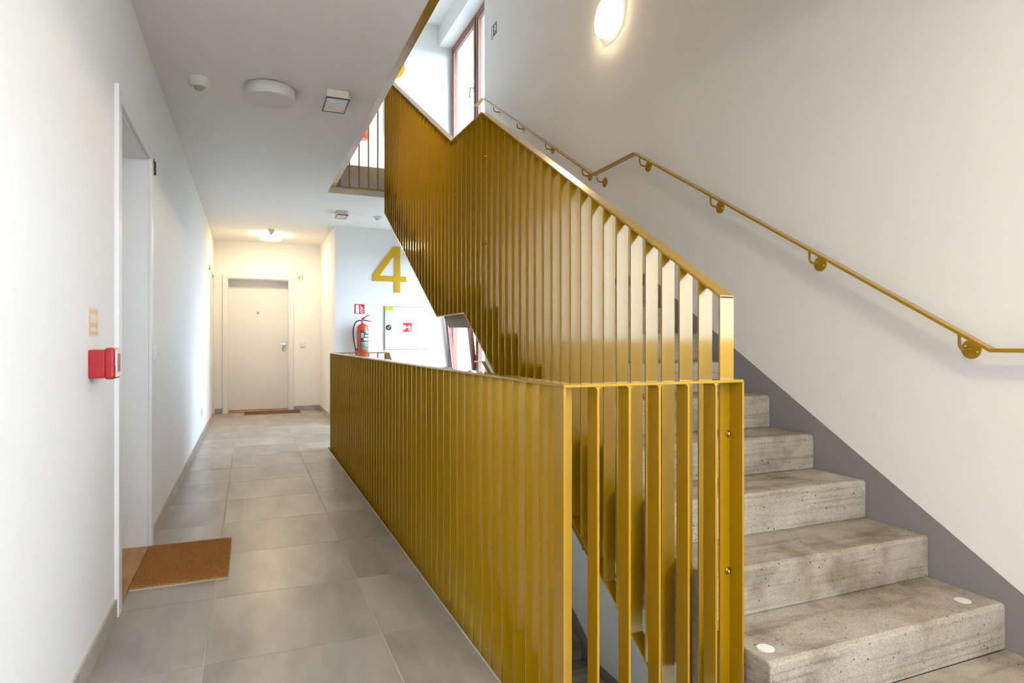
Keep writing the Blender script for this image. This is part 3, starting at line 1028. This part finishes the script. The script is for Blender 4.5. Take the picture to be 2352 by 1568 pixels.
def emergency(label, x0, x1, y0, y1):
    t = thing('emergency_light', label, 'light', ((x0 + x1) / 2, (y0 + y1) / 2, ZC))
    i = 0.006
    MB().box(x0 + i, x1 - i, y0 + i, y1 - i, ZC - 0.036, ZC).build('housing', M_CREAM, t, bevel=0.004, seg=2)
    MB().box(x0 + 0.002, x1 - 0.002, y0 + 0.002, y1 - 0.002, ZC - 0.050, ZC - 0.036).build('rim', M_CREAM, t, bevel=0.002)
    fr = MB()
    w = 0.008
    fr.box(x0, x1, y0, y0 + w, ZC - 0.056, ZC - 0.049).box(x0, x1, y1 - w, y1, ZC - 0.056, ZC - 0.049)
    fr.box(x0, x0 + w, y0 + w, y1 - w, ZC - 0.056, ZC - 0.049).box(x1 - w, x1, y0 + w, y1 - w, ZC - 0.056, ZC - 0.049)
    fr.build('dark_frame', M_DARK, t)
    MB().box(x0 + w, x1 - w, y0 + w, y1 - w, ZC - 0.054, ZC - 0.049).build('lens', M_LENS, t)
    xb = x1 - 0.035
    MB().lathe([(0.011, 0), (0.011, -0.002), (0.009, -0.003)], (xb, y0 + i, ZC - 0.018), 'y', 20).build('cap', M_CREAM, t)
    return t
emergency('square emergency light with iridescent cover on the ceiling beside the void', 0.434, 0.577, 3.995, 4.25)
emergency('small square emergency light on the ceiling past the void', 0.955, 1.085, 7.66, 7.90)

# ------------------------------------------------------------------ stair-head wall things
def flames(b, x, z, s, y):
    """white flame strokes of the fire pictograms; x,z lower left, s height"""
    k = s / 1.0
    for dz, (wd, rise) in zip((0.0, 0.20, 0.40, 0.60), ((0.40, 0.16), (0.42, 0.20), (0.36, 0.24), (0.28, 0.30))):
        x0 = x + (0.04 if dz < 0.3 else 0.10) * k
        z0 = z + dz * k
        p = [(x0 + wd * k, z0), (x0 + wd * k, z0 + 0.085 * k), (x0 + wd * 0.55 * k, z0 + 0.115 * k), (x0 + wd * 0.2 * k, z0 + (0.12 + rise * 0.55) * k), (x0, z0 + (0.10 + rise) * k), (x0 + wd * 0.12 * k, z0 + 0.13 * k), (x0 + wd * 0.48 * k, z0 + 0.035 * k)]
        b.prism(p, y - 0.0012, y, 'y')
    return b

t = thing('fire_sign', 'red extinguisher pictogram sign on the wall above the extinguisher', 'sign', (1.385, Y4, 1.474))
MB().box(1.318, 1.451, Y4 - 0.003, Y4, 1.474, 1.607).build('plate', M_SIGNRED, t)
q = MB()
q.prism([(1.335, 1.481), (1.378, 1.481), (1.378, 1.572), (1.370, 1.582), (1.343, 1.582), (1.335, 1.572)], Y4 - 0.0042, Y4 - 0.003, 'y')
q.box(1.350, 1.364, Y4 - 0.0042, Y4 - 0.003, 1.582, 1.594)
q.prism([(1.332, 1.582), (1.336, 1.578), (1.350, 1.588), (1.378, 1.586), (1.378, 1.592), (1.364, 1.598), (1.348, 1.598)], Y4 - 0.0042, Y4 - 0.003, 'y')
flames(q, 1.384, 1.481, 0.120, Y4 - 0.003)
q.build('pictogram', M_WHITE, t)

def extinguisher(label):
    x, y, r = 1.411, Y4 - 0.105, 0.075
    t = thing('fire_extinguisher', label, 'extinguisher', (x, y, 0.858))
    prof = [(0.060, 0.858), (r, 0.868), (r, 1.285)] + [(r * math.cos(a), 1.285 + 0.055 * math.sin(a)) for a in (0.3, 0.6, 0.9, 1.15)] + [(0.022, 1.342), (0.018, 1.350)]
    body = MB().lathe(prof, (x, y, 0), 'z', 44).build('cylinder', M_EXT, t)
    MB().lathe([(0.018, 1.345), (0.021, 1.349), (0.021, 1.360), (0.014, 1.363), (0.014, 1.392), (0.010, 1.396)], (x - 0.002, y, 0), 'z', 22).build('valve', M_STEEL, t)
    # curved label
    def patch(a0, a1, z0, z1, rr, nm, mat, par):
        v, f, n = [], [], 14
        for i in range(n + 1):
            a = a0 + (a1 - a0) * i / n
            for zz in (z0, z1):
                v.append((x + rr * math.cos(a), y + rr * math.sin(a), zz))
        for i in range(n):
            f.append((2 * i, 2 * i + 2, 2 * i + 3, 2 * i + 1))
        return MB().add(v, f, True), nm, mat, par
    dg = math.radians
    lb, nm, mt, pr = patch(dg(-122), dg(-20), 0.985, 1.247, r + 0.0008, 'label', M_LABELG, body)
    lab = lb.build(nm, mt, pr)
    wh = MB()
    lines = [(-84, -28, 1.232, 1.238), (-60, -30, 1.215, 1.228), (-82, -28, 1.178, 1.182), (-80, -30, 1.168, 1.172), (-115, -92, 1.195, 1.212), (-115, -108, 1.150, 1.195), (-100, -92, 1.150, 1.195), (-112, -95, 1.165, 1.172),
             (-88, -76, 1.115, 1.145), (-70, -56, 1.115, 1.145), (-50, -34, 1.115, 1.145), (-112, -30, 1.088, 1.092), (-112, -30, 1.062, 1.065)]
    for a0, a1, z0, z1 in lines:
        w, _, _, _ = patch(dg(a0), dg(a1), z0, z1, r + 0.0014, '', None, None)
        wh.add(w.v, w.f, True)
    wh.build('label_print', M_WHITE, lab)
    pl = MB()
    for a0, a1, z0, z1 in [(-116, -26, 1.070, 1.084), (-116, -26, 1.030, 1.055), (-116, -72, 0.992, 1.024), (-64, -26, 1.006, 1.014), (-64, -26, 0.992, 0.999)]:
        w, _, _, _ = patch(dg(a0), dg(a1), z0, z1, r + 0.0012, '', None, None)
        pl.add(w.v, w.f, True)
    pl.build('label_panel', M_LABELL, lab)
    # levers
    MB().prism([(x - 0.018, 1.385), (x + 0.012, 1.380), (x + 0.115, 1.366), (x + 0.116, 1.373), (x + 0.014, 1.396), (x - 0.012, 1.404)], y - 0.011, y + 0.011, 'y').build('carry_handle', M_RED, t)
    MB().prism([(x - 0.018, 1.396), (x + 0.004, 1.392), (x + 0.040, 1.428), (x + 0.088, 1.452), (x + 0.086, 1.460), (x + 0.036, 1.440), (x - 0.010, 1.412)], y - 0.010, y + 0.010, 'y').build('squeeze_lever', M_RED, t)
    hs = [(x - 0.014, y - 0.005, 1.378), (x - 0.045, y - 0.01, 1.382), (x - 0.080, y - 0.015, 1.372), (x - 0.110, y - 0.02, 1.335), (x - 0.126, y - 0.02, 1.27), (x - 0.128, y - 0.02, 1.20), (x - 0.120, y - 0.02, 1.12), (x - 0.104, y - 0.02, 1.03), (x - 0.090, y - 0.02, 0.95), (x - 0.086, y - 0.02, 0.90)]
    MB().tube(hs, 0.0085, 12).build('hose', M_BLACK, t)
    MB().box(x - 0.098, x - 0.070, y - 0.025, y + 0.005, 0.985, 1.005).build('hose_clip', M_BLACK, t)
    MB().box(x - 0.03, x + 0.03, y + 0.070, Y4, 1.20, 1.24).build('wall_bracket', M_BLACK, t)
    return t
ext = extinguisher('orange-red fire extinguisher with dark green label hanging beside the cabinet')
copy_tree(ext, SHIFT_UP, 'red fire extinguisher of the storey above, its foot showing through the upper bars')

def cabinet(label):
    t = thing('hydrant_cabinet', label, 'cabinet', (2.035, Y4, 0.964))
    x0, x1, z0, z1 = 1.718, 2.353, 0.964, 1.592
    MB().box(x0, x1, Y4 - 0.012, Y4, z0, z1).build('frame', M_CAB, t, bevel=0.002)
    MB().box(x0 + 0.004, x1 - 0.012, Y4 - 0.0145, Y4 - 0.012, z0 + 0.022, z1 - 0.008).build('door_gap', M_GAP, t)
    dr = MB().box(x0 + 0.010, x1 - 0.016, Y4 - 0.022, Y4 - 0.013, z0 + 0.028, z1 - 0.014).build('cabinet_door', M_CAB, t, bevel=0.002)
    yd = Y4 - 0.022
    kx, kz = 1.778, 1.293
    kn = MB().lathe([(0.038, 0), (0.038, -0.004), (0.034, -0.007), (0.026, -0.006)], (kx, yd, kz), 'y', 36).build('knob', M_KNOB, dr)
    MB().prism([(kx - 0.026, kz - 0.010), (kx - 0.012, kz - 0.026), (kx + 0.026, kz + 0.010), (kx + 0.012, kz + 0.026)], yd - 0.012, yd - 0.005, 'y').build('knob_grip', M_GREYP, dr)
    st = MB().box(1.731, 1.840, yd - 0.001, yd, 1.510, 1.577).build('yellow_sticker', M_YEL, dr)
    pr = MB()
    for (a, b, c, d) in ((1.745, 1.762, 1.568, 1.573), (1.785, 1.834, 1.568, 1.573), (1.738, 1.832, 1.555, 1.560), (1.738, 1.825, 1.545, 1.549), (1.738, 1.832, 1.534, 1.539)):
        pr.box(a, b, yd - 0.0016, yd - 0.001, c, d)
    pr.build('sticker_print', M_YELD, dr)
    pr = MB()
    for (a, b) in ((1.740, 1.756), (1.762, 1.778), (1.788, 1.804), (1.810, 1.828)):
        pr.box(a, b, yd - 0.0016, yd - 0.001, 1.515, 1.529)
    pr.build('sticker_print', M_WHITE, dr)
    sg = MB().box(1.972, 2.109, yd - 0.001, yd, 1.227, 1.367).build('sign_border', M_WHITE, dr)
    MB().box(1.979, 2.102, yd - 0.0016, yd - 0.001, 1.234, 1.360).build('sign_plate', M_SIGNRED, dr)
    q = MB()
    yq = yd - 0.0016
    q.box(1.981, 2.018, yq - 0.0012, yq, 1.272, 1.326).box(1.990, 1.996, yq - 0.0012, yq, 1.252, 1.274)
    q.prism([(2.018, 1.296), (2.032, 1.292), (2.032, 1.308), (2.018, 1.304)], yq - 0.0012, yq, 'y')
    q.prism([(2.032, 1.299), (2.052, 1.284), (2.058, 1.290), (2.052, 1.318), (2.042, 1.312)], yq - 0.0012, yq, 'y')
    flames(q, 2.048, 1.240, 0.105, yq)
    q.build('sign_pictogram', M_WHITE, dr)
    return t
cab = cabinet('white fire hydrant wall cabinet with black knob and yellow sticker under the big number')
copy_tree(cab, SHIFT_UP, 'white wall cabinet of the storey above, its edge faintly showing by the upper window')

t = MB()
t.box(1.863, 1.942, Y4 - 0.012, Y4, 1.778, 2.412)
t.box(1.570, 1.863, Y4 - 0.012, Y4, 1.930, 2.004).box(1.942, 2.028, Y4 - 0.012, Y4, 1.930, 2.004)
t.prism([(1.563, 1.930), (1.570, 1.930), (1.570, 2.004), (1.655, 2.004), (1.863, 2.306), (1.863, 2.412), (1.836, 2.412), (1.563, 2.016)], Y4 - 0.012, Y4, 'y')
tag(t.build('floor_number', M_GOLDP), 'large gold numeral 4 on the white stair-head wall', 'sign')
me5 = text_mesh('5', 0.642, 0.012, 'y')
me5.materials.append(M_GOLDP)
me5.name = 'floor_number'
o5 = bpy.data.objects.new('floor_number', me5)
COL.objects.link(o5)
w5 = max(v.co.x for v in me5.vertices)
o5.location = (2.006 - w5, Y4 - 0.006, FH + 1.770)
tag(o5, 'large gold numeral of the storey above, cut off by the ceiling edge', 'sign')

# exit pictogram on the stair wall
t = thing('exit_sign', 'small green running-man exit sticker high on the stair wall by the window', 'sign', (XR, 6.54, 4.5))
xs = XR - 0.0015
y0, y1, z0, z1 = 6.445, 6.565, 4.475, 4.605
MB().box(xs, XR, y0, y1, z0, z1).build('plate', M_EXITG, t)
q = MB()
xq = xs - 0.0008
q.lathe([(0.010, 0), (0.010, -0.001)], (xs, 6.500, 4.582), 'x', 16)
q.prism([(6.486, 4.570), (6.505, 4.566), (6.530, 4.548), (6.526, 4.536), (6.508, 4.548), (6.512, 4.530), (6.538, 4.512), (6.530, 4.502), (6.500, 4.522), (6.478, 4.515), (6.455, 4.513), (6.455, 4.524), (6.478, 4.530), (6.490, 4.548), (6.472, 4.550), (6.462, 4.540), (6.456, 4.548), (6.470, 4.562)], xq, xs, 'x')
q.build('running_figure', M_WHITE, t)
d = MB()
d.box(xs, XR, 6.572, 6.612, 4.600, 4.608).box(xs, XR, 6.604, 6.612, 4.468, 4.600).box(xs, XR, 6.572, 6.612, 4.462, 4.470).box(xs, XR, 6.572, 6.580, 4.470, 4.500)
d.build('door_outline', M_EXITG, t)
